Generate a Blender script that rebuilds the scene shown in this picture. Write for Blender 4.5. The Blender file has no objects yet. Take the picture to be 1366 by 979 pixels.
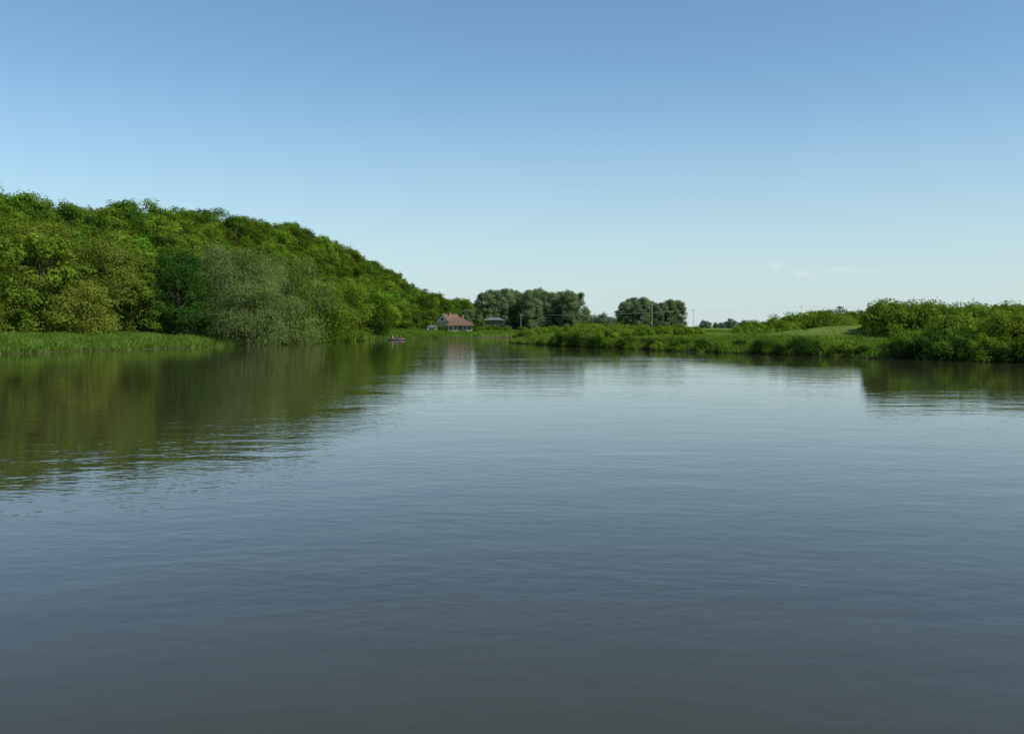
import bpy, math, numpy as np
from mathutils import Vector
rng=np.random.default_rng(7)
scene=bpy.context.scene
F=1340.0; H=3.0; HY=437.0
def PX(px,d): return (px-683.0)/F*d
def PZ(py,d): return H+(HY-py)/F*d

# ---------------------------------------------------------------- materials
def new_mat(name):
    m=bpy.data.materials.new(name); m.use_nodes=True
    nt=m.node_tree; nt.nodes.clear()
    out=nt.nodes.new('ShaderNodeOutputMaterial')
    return m,nt,out
def N(nt,t,**kw):
    n=nt.nodes.new(t)
    for k,v in kw.items(): setattr(n,k,v)
    return n
def foliage_mat(name,dark,light,trans=0.32,objvar=0.25,tcol=None):
    m,nt,out=new_mat(name); L=nt.links.new
    at=N(nt,'ShaderNodeAttribute',attribute_name='tint')
    ramp=N(nt,'ShaderNodeMix',data_type='RGBA')
    ramp.inputs[6].default_value=(*dark,1); ramp.inputs[7].default_value=(*light,1)
    L(at.outputs['Fac'],ramp.inputs[0])
    oi=N(nt,'ShaderNodeObjectInfo')
    hsv=N(nt,'ShaderNodeHueSaturation')
    mr=N(nt,'ShaderNodeMapRange'); mr.inputs[3].default_value=1-objvar; mr.inputs[4].default_value=1+objvar
    L(oi.outputs['Random'],mr.inputs[0]); L(mr.outputs[0],hsv.inputs['Value'])
    m2=N(nt,'ShaderNodeMath',operation='MULTIPLY'); m2.inputs[1].default_value=7.31
    fr=N(nt,'ShaderNodeMath',operation='FRACT'); L(oi.outputs['Random'],m2.inputs[0]); L(m2.outputs[0],fr.inputs[0])
    mr2=N(nt,'ShaderNodeMapRange'); mr2.inputs[3].default_value=0.5-0.08*objvar; mr2.inputs[4].default_value=0.5+0.05*objvar
    L(fr.outputs[0],mr2.inputs[0]); L(mr2.outputs[0],hsv.inputs['Hue'])
    L(ramp.outputs[2],hsv.inputs['Color'])
    d=N(nt,'ShaderNodeBsdfDiffuse'); t=N(nt,'ShaderNodeBsdfTranslucent'); mx=N(nt,'ShaderNodeMixShader'); mx.inputs[0].default_value=trans
    L(hsv.outputs[0],d.inputs[0])
    br=N(nt,'ShaderNodeMix',data_type='RGBA',blend_type='MULTIPLY'); br.inputs[0].default_value=1
    br.inputs[7].default_value=(1.45,1.5,0.6,1); L(hsv.outputs[0],br.inputs[6]); L(br.outputs[2],t.inputs[0])
    L(d.outputs[0],mx.inputs[1]); L(t.outputs[0],mx.inputs[2]); L(mx.outputs[0],out.inputs[0])
    return m
def plain_mat(name,col,rough=0.8,var=0.25,scale=2.0):
    m,nt,out=new_mat(name); L=nt.links.new
    b=N(nt,'ShaderNodeBsdfPrincipled'); b.inputs['Roughness'].default_value=rough
    tc=N(nt,'ShaderNodeTexCoord'); no=N(nt,'ShaderNodeTexNoise'); no.inputs['Scale'].default_value=scale; no.inputs['Detail'].default_value=5
    L(tc.outputs['Object'],no.inputs['Vector'])
    mx=N(nt,'ShaderNodeMix',data_type='RGBA')
    mx.inputs[6].default_value=(*[c*(1-var) for c in col],1); mx.inputs[7].default_value=(*[min(1,c*(1+var)) for c in col],1)
    L(no.outputs['Fac'],mx.inputs[0]); L(mx.outputs[2],b.inputs['Base Color']); L(b.outputs[0],out.inputs[0])
    return m
M_bark=plain_mat('bark',(0.08,0.065,0.05),0.9,0.4,3)
M_oak=foliage_mat('leaves_olive',(0.055,0.09,0.013),(0.185,0.225,0.037))
M_dark=foliage_mat('leaves_dark',(0.013,0.04,0.008),(0.05,0.11,0.018),0.22)
M_willow=foliage_mat('leaves_willow',(0.055,0.1,0.027),(0.17,0.235,0.075))
M_bright=foliage_mat('leaves_bright',(0.05,0.11,0.012),(0.175,0.27,0.028))
M_forest=foliage_mat('leaves_forest',(0.02,0.056,0.007),(0.13,0.215,0.022),0.3,0.36)
M_poplar=foliage_mat('leaves_poplar_hazed',(0.1,0.155,0.075),(0.185,0.25,0.12),0.38,0.1)  # greyer, paler leaf colour with aerial haze painted in
M_far=foliage_mat('leaves_distant_hazed',(0.1,0.145,0.11),(0.15,0.2,0.14),0.35,0.15)  # bluish tint stands in for distance haze on the far trees
M_shrub=foliage_mat('leaves_shrub',(0.035,0.08,0.01),(0.18,0.265,0.032),0.3)
M_grass=foliage_mat('grass_blades',(0.06,0.125,0.016),(0.165,0.255,0.043),0.35,0.0)

# ---------------------------------------------------------------- mesh helpers
def quads_object(name,V,Q,mats,midx=None,tint=None,smooth=False,link=True):
    me=bpy.data.meshes.new(name)
    V=np.asarray(V,dtype=np.float32); Q=np.asarray(Q,dtype=np.int32)
    me.vertices.add(len(V)); me.vertices.foreach_set('co',V.ravel())
    me.loops.add(Q.size); me.loops.foreach_set('vertex_index',Q.ravel())
    me.polygons.add(len(Q)); me.polygons.foreach_set('loop_start',np.arange(0,Q.size,4,dtype=np.int32))
    try: me.polygons.foreach_set('loop_total',np.full(len(Q),4,dtype=np.int32))
    except Exception: pass
    for m in mats: me.materials.append(m)
    if midx is not None: me.polygons.foreach_set('material_index',np.asarray(midx,dtype=np.int32))
    if tint is not None:
        a=me.attributes.new('tint','FLOAT','FACE'); a.data.foreach_set('value',np.asarray(tint,dtype=np.float32))
    if smooth: me.polygons.foreach_set('use_smooth',np.ones(len(Q),dtype=bool))
    me.update(calc_edges=True)
    ob=bpy.data.objects.new(name,me)
    if link: scene.collection.objects.link(ob)
    return ob
def norm(a): return a/np.maximum(np.linalg.norm(a,axis=1,keepdims=True),1e-6)
def leaf_quads(P,Nn,size,r,elong=1.7,along=None):
    n=len(P)
    t=r.normal(size=(n,3)) if along is None else along+0.25*r.normal(size=(n,3))
    t=norm(t-Nn*np.sum(t*Nn,axis=1,keepdims=True)); b=np.cross(Nn,t)
    s=size*(0.6+0.8*r.random((n,1)))
    w=s/elong
    V=np.stack([P-t*s*0.5,P+b*w*0.5+Nn*s*0.06,P+t*s*0.5,P-b*w*0.5+Nn*s*0.06],axis=1).reshape(-1,3)
    return V,np.arange(4*n).reshape(-1,4)
def tube(pts,rad,sides=7):
    pts=[np.array(p,float) for p in pts]; V=[];Q=[]
    for i,p in enumerate(pts):
        d=pts[min(i+1,len(pts)-1)]-pts[max(i-1,0)]; d/=np.linalg.norm(d)+1e-9
        u=np.cross(d,[0.3,1,0.1]); u/=np.linalg.norm(u); v=np.cross(d,u)
        for k in range(sides):
            a=2*math.pi*k/sides; V.append(p+rad[i]*(math.cos(a)*u+math.sin(a)*v))
    for i in range(len(pts)-1):
        for k in range(sides):
            k2=(k+1)%sides; Q.append([i*sides+k,i*sides+k2,(i+1)*sides+k2,(i+1)*sides+k])
    return np.array(V),np.array(Q)

def make_tree(name,seed,height,radius,leafmat,n=16000,leaf=0.32,base=0.12,shape='round',nblob=55,link=True,strands=0,blob=0.2,trunk=True):
    r=np.random.default_rng(seed)
    t=np.clip(r.beta(1.25,1.25,nblob),0,1)
    if shape=='column': t=(np.arange(nblob)+r.random(nblob))/nblob
    if shape=='round': prof=np.sqrt(np.clip(1-(2*(t-0.42)/1.2)**2,0.02,1))
    elif shape=='column': prof=np.clip(np.sin(np.pi*np.clip(0.22+t*0.68,0,1)),0.1,1)**0.6
    elif shape=='shrub': prof=np.sqrt(np.clip(1-t*t*0.9,0.1,1))
    ang=r.random(nblob)*2*math.pi
    rad=radius*prof*(0.35+0.6*np.sqrt(r.random(nblob)))
    lump=1+0.18*np.sin(2*ang+seed)+0.12*np.sin(3*ang+2*seed+4*t)
    cz=height*(base+(0.93-base)*t)
    br=radius*blob*1.5*(0.6+0.8*r.random(nblob))
    C=np.stack([rad*lump*np.cos(ang),rad*lump*np.sin(ang),cz-0.25*br],axis=1)
    w=br**2; w/=w.sum()
    bi=r.choice(nblob,size=n,p=w)
    D=norm(r.normal(size=(n,3))+np.array([0,0,0.35]))
    out=norm(C*np.array([1,1,0.0])+np.array([0,0,0.01])); D=norm(D+0.35*out[bi])
    rr=br[bi]*(0.5+0.6*r.random(n)**0.7)
    lum=1+0.25*np.sin(5*D[:,0]+bi)+0.2*np.sin(7*D[:,2]+2*bi)
    P=C[bi]+D*(rr*lum)[:,None]*np.array([1.1,1.1,0.8])
    stray=r.random(n)<0.12
    P=P+np.where(stray[:,None],r.normal(size=P.shape)*0.09*radius,0)
    keep=P[:,2]>0.05; P=P[keep];D=D[keep];bi=bi[keep]
    Nn=norm(D*1.1+r.normal(size=P.shape)*0.5+np.array([0,0,0.35]))
    V,Q=leaf_quads(P,Nn,leaf,r)
    btint=r.random(nblob)
    tint=np.clip(0.1+0.5*btint[bi]+0.4*r.random(len(P)),0,1)
    Vs=[V];Qs=[Q];T=[tint];Mi=[np.zeros(len(Q),int)]
    off=len(V)
    if strands:
        o=r.choice(len(P),strands)
        per=9
        st=P[o]; L=(0.5+1.7*r.random(strands))*height/14
        k=np.tile(np.arange(per)/per,(strands,1))
        oo=norm(st*np.array([1,1,0])+1e-3)
        SP=st[:,None,:]+oo[:,None,:]*(0.3*np.sqrt(k))[:,:,None]+np.array([0,0,-1.0])*(L[:,None]*k)[:,:,None]
        SP=SP.reshape(-1,3)+0.12*r.normal(size=(strands*per,3))
        ok=SP[:,2]>0.1; stt=np.repeat(r.random(strands),per)[ok]; SP=SP[ok]
        al=np.tile(np.array([[0,0,-1.0]]),(len(SP),1))
        Nn=norm(norm(SP*np.array([1,1,0])+1e-3)+0.6*r.normal(size=SP.shape)+np.array([0,0,0.3]))
        v,q=leaf_quads(SP,Nn,leaf*1.05,r,elong=2.4,along=al)
        Vs.append(v);Qs.append(q+off);off+=len(v);T.append(np.clip(0.25+0.4*stt+0.35*r.random(len(SP)),0,1));Mi.append(np.zeros(len(q),int))
    if trunk:
        top=height*0.8; tr=height*0.018
        pts=[(0,0,-0.8)]+[(0.25*math.sin(i*1.3+seed)*i/4,0.25*math.cos(i*1.7+seed)*i/4,top*i/6) for i in range(7)]
        rd=[tr*1.6,tr*1.25]+[tr*(1-i/7.0)+0.03 for i in range(1,7)]
        parts=[(pts,rd)]
        for b in r.choice(nblob,min(16,nblob),replace=False):
            c=C[b]; z0=max(0.08*height,c[2]*0.6-0.3); i=min(5,int(z0/top*6)); s0=np.array(pts[1+i]); s0[2]=z0
            mid=(s0+c)/2+np.array([0,0,-0.05*height*r.random()])
            parts.append(([s0,mid,c],[tr*0.5,tr*0.3,0.03]))
        for p,rd in parts:
            v,q=tube(p,rd,6); Vs.append(v);Qs.append(q+off);off+=len(v);T.append(np.zeros(len(q)));Mi.append(np.ones(len(q),int))
    return quads_object(name,np.concatenate(Vs),np.concatenate(Qs),[leafmat,M_bark],np.concatenate(Mi),np.concatenate(T),link=link)

# ---------------------------------------------------------------- terrain
LEFT=[(-78,-120),(-72,0),(-66,60),(-58.6,115),(-47,155),(-40,201),(-36,251),(-28,283),(0,297),(60,310),(140,330),(320,370)]
RIGHT=[(320,340),(140,292),(60,268),(22,250),(6,225),(0,197),(8,163),(17.5,136),(26,118),(35,99),(44,87),(53,60),(58,0),(60,-120)]
POLY=np.array(LEFT+RIGHT,float)
def sdist(X,Y):
    X=np.asarray(X,float);Y=np.asarray(Y,float)
    best=np.full(X.shape,1e9); inside=np.zeros(X.shape,bool); n=len(POLY)
    for i in range(n):
        x1,y1=POLY[i];x2,y2=POLY[(i+1)%n]
        dx,dy=x2-x1,y2-y1
        t=np.clip(((X-x1)*dx+(Y-y1)*dy)/(dx*dx+dy*dy),0,1)
        best=np.minimum(best,np.hypot(X-x1-t*dx,Y-y1-t*dy))
        if y1!=y2:
            c=((y1>Y)!=(y2>Y))&(X<(x2-x1)*(Y-y1)/(y2-y1)+x1); inside^=c
    s=np.where(inside,-best,best)
    wob=0.8*np.sin(X*0.31+Y*0.17)+0.5*np.sin(Y*0.53-X*0.2+1)+0.35*np.sin(X*1.1+Y*0.9)+0.25*np.sin(Y*1.7)
    return s+wob*0.8
def sst(x): x=np.clip(x,0,1); return x*x*(3-2*x)
FY=[-150,100,200,300,350,400,480,560]; FX=[-98,-84,-68,-54,-46,-38,-27,-18]
AY=[-150,60,140,200,240,280,330,370,400,450,520,600]; AV=[16,16,16,16,16.5,20.5,26,27,26,22,12,4]
def ground(X,Y):
    X=np.asarray(X,float);Y=np.asarray(Y,float)
    s=sdist(X,Y)
    left=(X<-20)&(Y<300)
    lim=np.where(left,1.8,1.4)+0.15*np.sin(X*0.11)*np.cos(Y*0.09)
    slope=np.where(left,0.25,0.42)
    z=np.where(s>0,lim*(1-np.exp(-np.maximum(s,0)*slope/lim*1.3)),np.maximum(s*0.35,-2.5))
    z=z+np.where(s>0,0.06*np.sin(X*0.9+Y*0.4)*np.cos(Y*1.1)*np.clip(s,0,1),0)
    foot=np.interp(Y,FY,FX); A=np.interp(Y,AY,AV)
    e=foot-X
    z=z+A*sst(e/44.0)*(Y<700)
    R=np.hypot(X,Y)
    z=z+np.where(s>0,0.6*sst((R-180)/200.0),0)*(X>-10)
    # grassy mound on the right bank
    z=z+np.where(s>0,2.0*np.exp(-((X-46)/14)**2-((Y-130)/14)**2)*sst(s/8),0)
    far=sst((Y-900)/900.0)*sst((X/np.maximum(Y,1)-0.22)/0.33)
    z=z+far*34
    z=z+sst((R-1500)/2500)*4
    return z
def axis(lo,hi,step,far,g=1.13):
    a=list(np.arange(lo,hi+1e-6,step)); s=step;x=hi
    while x<far: s*=g;x+=s;a.append(x)
    s=step;x=lo;pre=[]
    while x>-far: s*=g;x-=s;pre.append(x)
    return np.array(pre[::-1]+a)
gx=axis(-160,160,1.0,6000); gy=axis(-20,340,1.2,7000)
gy=gy[gy>-1500]
X,Y=np.meshgrid(gx,gy); Z=ground(X,Y)
nx=len(gx);ny=len(gy)
idx=np.arange(nx*ny).reshape(ny,nx)
Q=np.stack([idx[:-1,:-1],idx[:-1,1:],idx[1:,1:],idx[1:,:-1]],axis=-1).reshape(-1,4)
m,nt,out=new_mat('meadow_ground'); L=nt.links.new
b=N(nt,'ShaderNodeBsdfDiffuse'); geo=N(nt,'ShaderNodeNewGeometry')
n1=N(nt,'ShaderNodeTexNoise');n1.inputs['Scale'].default_value=0.06;n1.inputs['Detail'].default_value=8;n1.inputs['Roughness'].default_value=0.65
n2=N(nt,'ShaderNodeTexNoise');n2.inputs['Scale'].default_value=1.7;n2.inputs['Detail'].default_value=6
L(geo.outputs['Position'],n1.inputs['Vector']);L(geo.outputs['Position'],n2.inputs['Vector'])
mx=N(nt,'ShaderNodeMix',data_type='RGBA');mx.inputs[6].default_value=(0.07,0.125,0.022,1);mx.inputs[7].default_value=(0.145,0.19,0.045,1)
cr=N(nt,'ShaderNodeMapRange');cr.inputs[1].default_value=0.35;cr.inputs[2].default_value=0.65;L(n1.outputs['Fac'],cr.inputs[0]);L(cr.outputs[0],mx.inputs[0])
mx2=N(nt,'ShaderNodeMix',data_type='RGBA',blend_type='MULTIPLY');mx2.inputs[0].default_value=0.6
cr2=N(nt,'ShaderNodeMapRange');cr2.inputs[3].default_value=0.4;cr2.inputs[4].default_value=1.5;L(n2.outputs['Fac'],cr2.inputs[0])
L(mx.outputs[2],mx2.inputs[6]);L(cr2.outputs[0],mx2.inputs[7])
sep=N(nt,'ShaderNodeSeparateXYZ');L(geo.outputs['Position'],sep.inputs[0])
cz=N(nt,'ShaderNodeMapRange');cz.inputs[1].default_value=0.15;cz.inputs[2].default_value=0.6;L(sep.outputs['Z'],cz.inputs[0])
mx3=N(nt,'ShaderNodeMix',data_type='RGBA');mx3.inputs[6].default_value=(0.06,0.05,0.03,1);L(cz.outputs[0],mx3.inputs[0]);L(mx2.outputs[2],mx3.inputs[7])
L(mx3.outputs[2],b.inputs[0]);L(b.outputs[0],out.inputs[0])
quads_object('ground',np.stack([X,Y,Z],-1).reshape(-1,3),Q,[m],smooth=True)

# ---------------------------------------------------------------- water
m,nt,out=new_mat('river_water'); L=nt.links.new
b=N(nt,'ShaderNodeBsdfPrincipled'); b.inputs['IOR'].default_value=1.33; b.inputs['Roughness'].default_value=0.015
b.inputs['Base Color'].default_value=(0.038,0.036,0.017,1)
geo=N(nt,'ShaderNodeNewGeometry')
def wnoise(sc,det,rough,sx=1,sy=1,rot=0):
    mp=N(nt,'ShaderNodeMapping');mp.inputs['Scale'].default_value=(sx,sy,1);mp.inputs['Rotation'].default_value=(0,0,rot)
    n=N(nt,'ShaderNodeTexNoise');n.inputs['Scale'].default_value=sc;n.inputs['Detail'].default_value=det;n.inputs['Roughness'].default_value=rough
    L(geo.outputs['Position'],mp.inputs[0]);L(mp.outputs[0],n.inputs['Vector']);return n
a1=wnoise(3.0,2.5,0.5,0.8,1.2,0.3); a2=wnoise(0.55,2,0.5,0.7,1.3,-0.3); a3=wnoise(0.05,4,0.65,0.8,2.0,0.15)
a3.inputs['Distortion'].default_value=1.2
mod=N(nt,'ShaderNodeMapRange');mod.inputs[1].default_value=0.4;mod.inputs[2].default_value=0.62;mod.inputs[3].default_value=0.35;mod.inputs[4].default_value=1.15;L(a3.outputs['Fac'],mod.inputs[0])
mul=N(nt,'ShaderNodeMath',operation='MULTIPLY');L(a1.outputs['Fac'],mul.inputs[0]);L(mod.outputs[0],mul.inputs[1])
sc=N(nt,'ShaderNodeMath',operation='MULTIPLY_ADD');sc.inputs[1].default_value=1.8;L(a2.outputs['Fac'],sc.inputs[0]);L(mul.outputs[0],sc.inputs[2])
bp=N(nt,'ShaderNodeBump');bp.inputs['Strength'].default_value=1.0;bp.inputs['Distance'].default_value=0.0062
L(sc.outputs[0],bp.inputs['Height']);L(bp.outputs[0],b.inputs['Normal']);L(b.outputs[0],out.inputs[0])
me=bpy.data.meshes.new('river_water');me.from_pydata([(-110,-130,0),(340,-130,0),(340,390,0),(-110,390,0)],[],[(0,1,2,3)]);me.materials.append(m)
scene.collection.objects.link(bpy.data.objects.new('river_water',me))

# ---------------------------------------------------------------- grass
def grass(name,n,xr,yr,smin,smax,hmin,hmax,wid,seed,cond=None):
    r=np.random.default_rng(seed); tot=0;acc=[]
    for _ in range(60):
        x=r.uniform(*xr,size=n);y=r.uniform(*yr,size=n); s=sdist(x,y); k=(s>smin)&(s<smax)
        if cond is not None: k&=cond(x,y)
        acc.append(np.stack([x[k],y[k]],1)); tot+=k.sum()
        if tot>=n: break
    P=np.concatenate(acc)[:n]; z=ground(P[:,0],P[:,1]); n=len(P)
    patch=0.5+0.5*np.sin(P[:,0]*0.7+1.3*np.sin(P[:,1]*0.35))*np.cos(P[:,1]*0.5+P[:,0]*0.2)
    h=(hmin+(hmax-hmin)*r.random(n))*(0.6+0.6*patch)
    a=r.random(n)*math.pi; w=wid*(0.6+0.8*r.random(n))
    base=np.stack([P[:,0],P[:,1],z-0.05],1); d=np.stack([np.cos(a),np.sin(a),np.zeros(n)],1)
    lean=np.stack([r.normal(size=n)*0.45*h,r.normal(size=n)*0.45*h,h],1)
    V=np.stack([base-d*w[:,None]*0.5,base+d*w[:,None]*0.5,base+lean*0.6+d*w[:,None]*0.45,base+lean],1).reshape(-1,3)
    tint=np.clip(0.6*patch+0.5*r.random(n)-0.05,0,1)
    return quads_object(name,V,np.arange(4*n).reshape(-1,4),[M_grass],np.zeros(n,int),tint)
grass('bank_grass',130000,(-95,-20),(70,300),0.0,18,0.4,1.0,0.14,1)
grass('riverside_grass',90000,(-5,75),(60,260),0.0,7,0.3,0.8,0.12,2)
grass('meadow_grass',60000,(0,170),(90,330),6,90,0.1,0.28,0.16,3)
grass('far_bank_grass',25000,(-30,80),(285,345),0.0,14,0.3,0.7,0.2,4)

# ---------------------------------------------------------------- individual bank trees
def place(ob,px,d,rot=0.0,dz=-0.2,s=1.0):
    x=PX(px,d); ob.location=(x,d,float(ground(x,d))+dz); ob.rotation_euler=(0,0,rot); ob.scale=(s,s,s); return ob
def top(py,d,px): return PZ(py,d)-float(ground(PX(px,d),d))
specs=[
 ('alder_tree',-30,152,294,92,M_oak,'round',0.3,0,32000,0.06),
 ('alder_tree',58,158,294,62,M_oak,'round',0.3,0,28000,0.05),
 ('alder_tree',140,163,318,58,M_oak,'round',0.3,0,28000,0.04),
 ('alder_tree',98,150,374,42,M_oak,'round',0.27,0,18000,0.03),
 ('alder_tree',12,146,352,56,M_oak,'round',0.27,0,22000,0.03),
 ('maple_tree',236,166,324,42,M_dark,'round',0.3,0,26000,0.02),
 ('willow_tree',303,178,318,56,M_willow,'round',0.28,1500,28000,0.03),
 ('willow_tree',372,186,333,54,M_willow,'round',0.28,1500,28000,0.03),
 ('willow_tree',332,167,376,46,M_willow,'round',0.26,1200,20000,0.02),
 ('linden_tree',425,207,364,34,M_bright,'round',0.32,0,18000,0.02),
 ('linden_tree',462,224,373,32,M_bright,'round',0.32,0,18000,0.02),
 ('ash_tree',196,163,362,28,M_bright,'round',0.28,0,15000,0.03),
 ('linden_tree',500,264,392,22,M_forest,'round',0.36,0,11000,0.02),
]
for i,(nm,px,d,tp,rp,mt,sh,lf,st,n,bs) in enumerate(specs):
    h=top(tp,d,px)+0.4; ob=make_tree(nm,100+i,h,rp/F*d,mt,n=n,leaf=lf,base=bs,shape=sh,strands=st,nblob=75)
    place(ob,px,d,rot=i*1.3)

# ---------------------------------------------------------------- forest on the hill
def group(name):
    e=bpy.data.objects.new(name,None); scene.collection.objects.link(e); return e
def inst(parent,src,x,y,s,rot,dz=-0.3,nm='tree',sz=None):
    o=bpy.data.objects.new(nm,src.data); scene.collection.objects.link(o); o.parent=parent
    o.location=(x,y,float(ground(x,y))+dz); o.rotation_euler=(0,0,rot); o.scale=(s,s,(sz or s)); return o
protos=[make_tree('forest_proto',300+i,[15,15.5,14.5,15,14.5,15][i],[4.9,4.8,5.0,4.6,4.8,5.1][i],[M_forest,M_forest,M_forest,M_dark,M_bright,M_forest][i],n=9000,leaf=0.46,base=0.1,nblob=42,link=False,shape='round',blob=0.2) for i in range(6)]
hill=group('hillside_forest')
r=np.random.default_rng(11); cnt=0
for yy in np.arange(102,560,6.6):
    foot=np.interp(yy,FY,FX)
    for e in np.arange(-6,58,6.6):
        x=foot-e+r.uniform(-2.4,2.4); y=yy+r.uniform(-2.4,2.4)
        if x/y<-0.6: continue
        if sdist(x,y)<13: continue
        k=r.choice(6,p=[.24,.2,.2,.1,.12,.14]); s=r.uniform(0.85,1.1)
        inst(hill,protos[k],x,y,s,r.random()*6.28,sz=s*r.uniform(0.9,1.05)); cnt+=1
print('forest',cnt)
shr=[make_tree('shrub_proto',500+i,3.2,2.3,[M_shrub,M_shrub,M_bright,M_dark][i],n=5200,leaf=0.21,base=0.05,nblob=26,link=False,shape='shrub',trunk=True,blob=0.22) for i in range(4)]
und=group('hillside_undergrowth')
for yy in np.arange(90,500,3.2):
    foot=np.interp(yy,FY,FX)
    x=foot+r.uniform(2,7); 
    if sdist(x,yy)<11: continue
    inst(und,shr[r.integers(0,4)],x,yy,r.uniform(0.7,1.5),r.random()*6.28,nm='shrub')

# ---------------------------------------------------------------- poplars & mid-distance trees
pops=[make_tree('poplar_proto',600+i,16,3.9,M_poplar,n=19000,leaf=0.45,base=0.03,nblob=95,link=False,shape='column',blob=0.2) for i in range(3)]
def named_tree(nm,src,px,d,tp,wf=1.0,rot=0):
    x=PX(px,d);g=float(ground(x,d));h=PZ(tp,d)-g
    o=bpy.data.objects.new(nm,src.data);scene.collection.objects.link(o)
    s=h/16.0*1.04;o.location=(x,d,g-0.2);o.scale=(s*wf,s*wf,s);o.rotation_euler=(0,0,rot)
for i,(px,tp,d) in enumerate([(647,389,415),(659,386,425),(671,384,418),(684,386,430),(697,389,422),(709,386,415),(720,384,428),(733,388,420),(745,388,425),(757,387,416),(769,390,420)]):
    named_tree('poplar_tree',pops[i%3],px,d,tp,[0.92,1.0,0.9][i%3],i*1.1)
for i,(px,tp,d) in enumerate([(832,402,450),(843,396,455),(856,396,448),(868,401,456),(880,403,450),(892,399,452),(904,400,455)]):
    named_tree('poplar_tree',pops[(i+1)%3],px,d,tp,0.98,i*2.1)
named_tree('poplar_tree',pops[0],625,440,412,1.3,1)
dist=group('distant_treeline')
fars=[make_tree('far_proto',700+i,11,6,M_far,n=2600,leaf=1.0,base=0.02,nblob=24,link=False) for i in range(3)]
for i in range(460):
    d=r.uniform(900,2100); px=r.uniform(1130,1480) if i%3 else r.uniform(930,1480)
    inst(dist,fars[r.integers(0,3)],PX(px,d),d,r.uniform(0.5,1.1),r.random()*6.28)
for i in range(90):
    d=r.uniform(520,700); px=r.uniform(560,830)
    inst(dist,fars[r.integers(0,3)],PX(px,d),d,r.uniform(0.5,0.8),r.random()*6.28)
hed=group('meadow_hedgerow')
for i in range(46):
    px=r.uniform(1088,1230); d=r.uniform(235,275)
    inst(hed,shr[r.integers(0,3)],PX(px,d),d,r.uniform(1.0,1.9),r.random()*6.28,nm='shrub')
named_tree('hawthorn_tree',protos[0],1110,245,402,1.4,0.4)
named_tree('hawthorn_tree',protos[2],1140,250,407,1.3,2.4)
named_tree('hawthorn_tree',protos[5],1172,255,409,1.3,3.4)

def shrubs(name,pts,seed):
    g=group(name); rr=np.random.default_rng(seed)
    for (px0,px1,d0,d1,n,s0,s1) in pts:
        for i in range(n):
            t=rr.random();px=px0+(px1-px0)*t;d=d0+(d1-d0)*t+rr.uniform(-4,4)
            x=PX(px,d)
            if sdist(x,d)<0.6: x+=2.5
            inst(g,shr[rr.integers(0,3)],x,d,rr.uniform(s0,s1),rr.random()*6.28,nm='shrub',dz=-0.3)
def bankshrubs(g,y0,y1,s0,s1,step,sd0,sd1,seed,dark=False):
    rr=np.random.default_rng(seed); y=y0
    rp=np.array(RIGHT[5:]);
    while y<y1:
        xb=np.interp(y,rp[::-1,1],rp[::-1,0]); x=xb+rr.uniform(sd0,sd1)
        k=rr.integers(0,3)
        if dark and rr.random()<0.55: k=3
        inst(g,shr[k],x,y+rr.uniform(-1,1),rr.uniform(s0,s1),rr.random()*6.28,nm='shrub',dz=-0.35)
        y+=step
g=group('riverside_shrubs')
bankshrubs(g,50,98,0.85,1.2,0.45,2.5,9.5,21)
bankshrubs(g,50,97,0.55,0.9,0.6,0.3,1.8,22,True)
bankshrubs(g,99,150,0.22,0.52,0.75,0.2,2.2,23,True)
bankshrubs(g,152,168,0.7,0.95,0.7,1.0,5.0,24)
bankshrubs(g,152,168,0.4,0.6,0.9,0.2,1.2,27,True)
bankshrubs(g,168,195,0.2,0.45,1.2,0.5,3.0,25)
shrubs('meadow_shrubs',[(990,1060,160,160,16,0.6,1.0),(1040,1125,162,162,26,1.0,1.35),(820,932,185,190,34,0.55,0.8),(695,755,200,215,24,0.5,0.8),(1165,1400,118,112,50,0.95,1.35),(770,835,215,215,14,0.6,0.9)],31)

# ---------------------------------------------------------------- buildings
def box(name,parent,x0,x1,y0,y1,z0,z1,mat):
    V=[(x0,y0,z0),(x1,y0,z0),(x1,y1,z0),(x0,y1,z0),(x0,y0,z1),(x1,y0,z1),(x1,y1,z1),(x0,y1,z1)]
    Fc=[(0,3,2,1),(4,5,6,7),(0,1,5,4),(1,2,6,5),(2,3,7,6),(3,0,4,7)]
    me=bpy.data.meshes.new(name);me.from_pydata(V,[],Fc);me.materials.append(mat)
    o=bpy.data.objects.new(name,me);scene.collection.objects.link(o);o.parent=parent;return o
def poly(name,parent,V,Fc,mat):
    me=bpy.data.meshes.new(name);me.from_pydata(V,[],Fc);me.materials.append(mat)
    o=bpy.data.objects.new(name,me);scene.collection.objects.link(o);o.parent=parent;return o
M_plaster=plain_mat('cream_plaster',(0.38,0.31,0.23),0.9,0.1,1)
M_white=plain_mat('white_plaster',(0.58,0.54,0.46),0.9,0.08,1)
M_tile=plain_mat('brown_roof_tile',(0.12,0.07,0.045),0.9,0.3,3)
M_wood=plain_mat('dark_wood',(0.06,0.045,0.035),0.8,0.3,2)
M_glass=plain_mat('window_glass',(0.03,0.035,0.04),0.15,0.1,1)
M_slate=plain_mat('grey_roof',(0.11,0.105,0.1),0.8,0.2,2)
M_brick=plain_mat('brick',(0.28,0.14,0.09),0.9,0.2,3)
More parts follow.
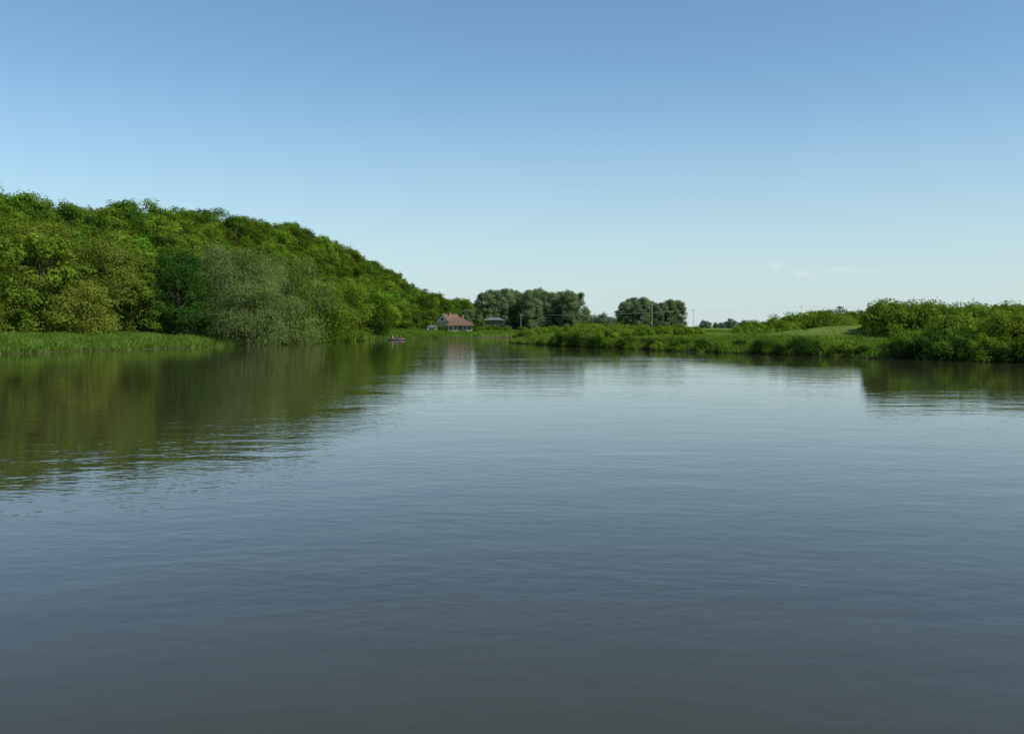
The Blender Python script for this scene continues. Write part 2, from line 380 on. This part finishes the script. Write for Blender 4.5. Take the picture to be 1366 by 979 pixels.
def hip(parent,x0,x1,y0,y1,z0,z1,ridge,mat,ov=0.6):
    x0-=ov;x1+=ov;y0-=ov;y1+=ov;cy=(y0+y1)/2;cx=(x0+x1)/2
    V=[(x0,y0,z0),(x1,y0,z0),(x1,y1,z0),(x0,y1,z0),(cx-ridge/2,cy,z1),(cx+ridge/2,cy,z1)]
    poly('roof',parent,V,[(0,1,5,4),(1,2,5),(2,3,4,5),(3,0,4),(0,3,2,1)],mat)
def windows(parent,xs,y,z0,z1,w):
    for i,x in enumerate(xs):
        box('window_frame',parent,x-w/2-0.1,x+w/2+0.1,y-0.05,y-0.003,z0-0.1,z1+0.1,M_white)
        box('window_pane',parent,x-w/2,x+w/2,y-0.09,y-0.053,z0,z1,M_glass)
d=322
hs=group('hip_roofed_house'); x=PX(614,d); hs.location=(x,d,float(ground(x,d))); hs.rotation_euler=(0,0,0.12)
box('walls',hs,-3.9,3.9,0,8,-0.5,2.2,M_plaster); hip(hs,-3.9,3.9,0,8,2.2,4.8,2.0,M_tile,0.8)
windows(hs,[-3.0,-1.5,1.5,3.0],0,0.8,1.9,0.9); box('door',hs,-0.5,0.5,-0.08,-0.004,0,2.0,M_wood)
box('chimney',hs,0.9,1.5,4.5,5.1,3.5,5.6,M_brick)
hs=group('gabled_house'); d=340; x=PX(590,d); hs.location=(x,d,float(ground(x,d))); hs.rotation_euler=(0,0,-0.5)
box('walls',hs,-2.6,2.6,0,9,-0.5,3.8,M_plaster)
poly('gable',hs,[(-2.6,0,3.8),(2.6,0,3.8),(0,0,6.1),(-2.6,9,3.8),(2.6,9,3.8),(0,9,6.1)],[(0,1,2),(3,5,4)],M_white)
poly('roof',hs,[(-3.1,-0.5,3.5),(0,-0.5,6.35),(3.1,-0.5,3.5),(-3.1,9.5,3.5),(0,9.5,6.35),(3.1,9.5,3.5)],[(0,1,4,3),(1,2,5,4)],M_tile)
windows(hs,[-1.3,1.3],0,0.9,2.1,0.9); windows(hs,[0],0,4.1,4.9,0.8)
box('chimney',hs,0.4,1.0,3,3.6,5.2,7.1,M_brick)
hs=group('white_garage'); d=318; x=PX(576,d); hs.location=(x,d,float(ground(x,d)))
box('walls',hs,-1.5,1.5,0,4,-0.5,1.7,M_white); hip(hs,-1.5,1.5,0,4,1.7,2.3,1.6,M_slate,0.25); box('garage_door',hs,-0.9,0.9,-0.06,-0.004,0,1.3,M_wood)
hs=group('wooden_pavilion'); d=345; x=PX(659,d); hs.location=(x,d,float(ground(x,d)))
box('lower_wall',hs,-3.2,3.2,1.2,6,-0.5,1.9,M_wood); box('balcony_deck',hs,-3.6,3.6,-0.3,6.2,1.9,2.1,M_slate)
for i in range(6): box('post',hs,-3.55+i*1.4,-3.43+i*1.4,-0.25,-0.13,-0.5,3.7,M_wood)
box('upper_wall',hs,-2.9,2.9,1.4,5.8,2.1,3.7,M_wood); box('railing',hs,-3.4,3.4,-0.2,-0.15,2.85,2.95,M_slate)
windows(hs,[-2,-0.7,0.7,2],1.4,2.6,3.4,0.8); hip(hs,-3.3,3.3,0,6,3.7,4.7,3.5,M_slate,0.6)
g=group('garden_shrubs')
for i in range(44):
    px=r.uniform(505,700); d=r.uniform(306,312) if px<572 or px>634 else 312
    s=r.uniform(0.3,0.8) if not(572<px<634) else r.uniform(0.2,0.4)
    inst(g,shr[r.integers(0,4)],PX(px,d),d,s,r.random()*6.28,nm='shrub')
for i,(px,d,tp) in enumerate([(548,330,408),(566,345,404),(530,318,402),(515,300,398),(640,372,424),(588,316,431),(636,316,432)]):
    named_tree('linden_tree',protos[[0,2,5,4,1,2,0][i]],px,d,tp,1.3,i)

# poles and wires
M_pole=plain_mat('weathered_pole',(0.34,0.35,0.35),0.8,0.1,2)
def pole(px,d,tp,name='utility_pole'):
    x=PX(px,d);g=float(ground(x,d));h=PZ(tp,d)-g
    e=group(name);e.location=(x,d,g)
    for nm,(p,rd) in {'mast':([(0,0,-0.5),(0,0,h)],[0.1,0.065]),'crossarm':([(-1.0,0,h-0.7),(1.0,0,h-0.7)],[0.05,0.05]),'brace':([(-0.7,0.03,h-0.72),(0,0.03,h-1.5)],[0.03,0.03])}.items():
        v,q=tube(p,rd,6);o=quads_object(nm,v,q,[M_pole]);o.parent=e
    return (x,d,g+h-0.6)
a=pole(1069,470,407);b_=pole(925,430,412);c=pole(695,400,418);pole(870,410,404)
wire=group('power_line')
for k in (-1,0,1):
    for p,q_ in ((a,b_),(b_,c),((PX(1500,520),520,13.5),a)):
        pts=[(p[0]+(q_[0]-p[0])*t+k*0.3,p[1]+(q_[1]-p[1])*t+k,p[2]+(q_[2]-p[2])*t-3.0*t*(1-t)) for t in np.linspace(0,1,14)]
        v,q=tube(pts,[0.01]*14,4);o=quads_object('wire',v,q,[M_pole]);o.parent=wire

# ---------------------------------------------------------------- boat with people
M_red=plain_mat('red_jacket',(0.45,0.05,0.04),0.8,0.15,6);M_blue=plain_mat('blue_jacket',(0.05,0.1,0.3),0.8,0.15,6);M_yel=plain_mat('white_shirt',(0.6,0.55,0.5),0.8,0.1,6)
M_skin=plain_mat('skin',(0.45,0.27,0.19),0.6,0.05,8);M_hair=plain_mat('hair',(0.04,0.025,0.015),0.8,0.2,20);M_hull=plain_mat('boat_rubber',(0.06,0.065,0.07),0.5,0.1,2);M_trou=plain_mat('trousers',(0.05,0.06,0.09),0.9,0.1,5)
import bmesh
def person(x,y,z,rot,mat):
    e=group('seated_person');e.location=(x,y,z);e.rotation_euler=(0,0,rot)
    J=[(0,0,0.1),(0,0,0.32),(0,0,0.52),(0,0.01,0.63),(0,0.03,0.70),
       (-.19,0,.53),(-.25,.14,.30),(-.16,.38,.30),(.19,0,.53),(.25,.14,.30),(.16,.38,.34),
       (-.1,.03,.08),(-.13,.42,.2),(-.13,.5,-.15),(.1,.03,.08),(.13,.42,.2),(.13,.5,-.15)]
    E=[(0,1),(1,2),(2,3),(3,4),(2,5),(5,6),(6,7),(2,8),(8,9),(9,10),(0,11),(11,12),(12,13),(0,14),(14,15),(15,16)]
    R=[.15,.15,.16,.065,.06,.075,.055,.04,.075,.055,.04,.1,.075,.05,.1,.075,.05]
    me=bpy.data.meshes.new('body');me.from_pydata(J,E,[]);me.materials.append(mat)
    o=bpy.data.objects.new('body',me);scene.collection.objects.link(o);o.parent=e
    sk=o.modifiers.new('Skin','SKIN')
    if len(me.skin_vertices):
        for i,rr_ in enumerate(R): me.skin_vertices[0].data[i].radius=(rr_,rr_)
        me.skin_vertices[0].data[0].use_root=True
    o.modifiers.new('Sub','SUBSURF').levels=1
    for nm,loc,sc_,mt in (('head',(0,.03,.8),(.078,.095,.12),M_skin),('hair',(0,.01,.835),(.088,.1,.1),M_hair),('nose',(0,.13,.79),(.015,.02,.025),M_skin)):
        bm=bmesh.new();bmesh.ops.create_uvsphere(bm,u_segments=12,v_segments=8,radius=1);mm=bpy.data.meshes.new(nm);bm.to_mesh(mm);bm.free();mm.materials.append(mt)
        h=bpy.data.objects.new(nm,mm);scene.collection.objects.link(h);h.parent=e;h.location=loc;h.scale=sc_
by=240;bx=PX(529,by)
bt=group('inflatable_boat');bt.location=(bx,by,0.08);bt.rotation_euler=(0,0,0.1)
ring=[(1.9*math.cos(a),0.75*math.sin(a),0.06+0.12*max(0,math.cos(a))**4) for a in np.linspace(0,2*math.pi,25)]
v,q=tube(ring,[0.19]*25,10);o=quads_object('tube_hull',v,q,[M_hull],smooth=True);o.parent=bt
box('floor',bt,-1.7,1.7,-0.6,0.6,-0.1,-0.03,M_trou)
for sx in(-0.9,0,0.9): box('thwart',bt,sx-0.14,sx+0.14,-0.62,0.62,0.1,0.16,M_slate)
for i,(dx,dy,mt) in enumerate([(-1.0,-.3,M_red),(-1.0,.32,M_yel),(0,-.3,M_blue),(0,.32,M_red),(0.9,0,M_red)]):
    person(bx+dx,by+dy,0.2,-1.57+0.1*i,mt)
    if i in(0,2,3):
        sgn=-1 if dy<0 else 1
        v,q=tube([(dx+.4,dy*0.9,.65),(dx+.45,dy+sgn*0.5,.3),(dx+.5,dy+sgn*0.95,-.1)],[.02,.02,.02],5);o=quads_object('paddle_shaft',v,q,[M_wood]);o.parent=bt

# ---------------------------------------------------------------- sun & sky
EL=46;AZ=115; STR=0.11
w=bpy.data.worlds.new('World');scene.world=w;w.use_nodes=True;nt=w.node_tree;nt.nodes.clear();L=nt.links.new
out=N(nt,'ShaderNodeOutputWorld');bg=N(nt,'ShaderNodeBackground');sky=N(nt,'ShaderNodeTexSky');sky.sky_type='NISHITA'
sky.sun_disc=False;sky.sun_elevation=math.radians(EL);sky.sun_rotation=math.radians(AZ);sky.air_density=1.0;sky.dust_density=0.3;sky.ozone_density=2.0
bg.inputs[1].default_value=STR
tint=N(nt,'ShaderNodeMix',data_type='RGBA',blend_type='MULTIPLY');tint.inputs[0].default_value=1;tint.inputs[7].default_value=(1.0,1.19,1.25,1)
L(sky.outputs[0],tint.inputs[6])
tc=N(nt,'ShaderNodeTexCoord');sp=N(nt,'ShaderNodeSeparateXYZ');L(tc.outputs['Generated'],sp.inputs[0])
hz=N(nt,'ShaderNodeMapRange',interpolation_type='SMOOTHSTEP');hz.inputs[1].default_value=-0.1;hz.inputs[2].default_value=0.26;hz.inputs[3].default_value=0.97;hz.inputs[4].default_value=0.0
L(sp.outputs['Z'],hz.inputs[0])
haze=N(nt,'ShaderNodeMix',data_type='RGBA');haze.inputs[7].default_value=(0.56/STR,0.70/STR,0.75/STR,1)
L(hz.outputs[0],haze.inputs[0]);L(tint.outputs[2],haze.inputs[6])
# wispy clouds near the horizon
def M(op,a,b=None,c=None):
    n=N(nt,'ShaderNodeMath',operation=op)
    for i,v in enumerate((a,b,c)):
        if v is None: continue
        if isinstance(v,(int,float)): n.inputs[i].default_value=v
        else: L(v,n.inputs[i])
    return n.outputs[0]
yy=M('MAXIMUM',sp.outputs['Y'],0.01);u=M('DIVIDE',sp.outputs['X'],yy);v_=M('DIVIDE',sp.outputs['Z'],yy)
tot=None
for (cu,cv,ru,rv,am) in [(.263,.062,.007,.0035,1.0),(.290,.0535,.008,.0028,.8),(.326,.0575,.011,.0023,.7),(.355,.057,.02,.003,.3),(.08,.043,.01,.003,.35),(.21,.058,.012,.003,.25)]:
    du=M('DIVIDE',M('SUBTRACT',u,cu),ru);dv=M('DIVIDE',M('SUBTRACT',v_,cv),rv)
    e=M('MULTIPLY',M('EXPONENT',M('MULTIPLY',M('ADD',M('MULTIPLY',du,du),M('MULTIPLY',dv,dv)),-1.0)),am)
    tot=e if tot is None else M('ADD',tot,e)
cb=N(nt,'ShaderNodeCombineXYZ');L(u,cb.inputs[0]);L(M('MULTIPLY',v_,3.0),cb.inputs[1])
cn=N(nt,'ShaderNodeTexNoise');cn.inputs['Scale'].default_value=90;cn.inputs['Detail'].default_value=5;L(cb.outputs[0],cn.inputs['Vector'])
cf=M('MULTIPLY',M('MULTIPLY',tot,cn.outputs['Fac']),0.9)
cm=N(nt,'ShaderNodeMix',data_type='RGBA');cm.inputs[7].default_value=(0.82/STR,0.86/STR,0.88/STR,1);L(cf,cm.inputs[0]);L(haze.outputs[2],cm.inputs[6])
L(cm.outputs[2],bg.inputs[0]);L(bg.outputs[0],out.inputs[0])
sl=bpy.data.lights.new('sun','SUN');sl.energy=5.0;sl.angle=math.radians(0.5);sl.color=(1,0.95,0.86)
so=bpy.data.objects.new('sun',sl);scene.collection.objects.link(so)
dirv=Vector((math.sin(math.radians(AZ))*math.cos(math.radians(EL)),math.cos(math.radians(AZ))*math.cos(math.radians(EL)),math.sin(math.radians(EL))))
so.rotation_euler=dirv.to_track_quat('Z','Y').to_euler()
# ---------------------------------------------------------------- camera
cd=bpy.data.cameras.new('camera');co=bpy.data.objects.new('camera',cd);scene.collection.objects.link(co);scene.camera=co
co.location=(0,0,H);co.rotation_euler=(math.radians(90),0,0);cd.sensor_width=36;cd.lens=36*F/1366;cd.shift_y=-52.5/1366
cd.clip_end=20000;cd.clip_start=0.1
scene.view_settings.view_transform='Standard';scene.view_settings.look='None';scene.view_settings.exposure=0
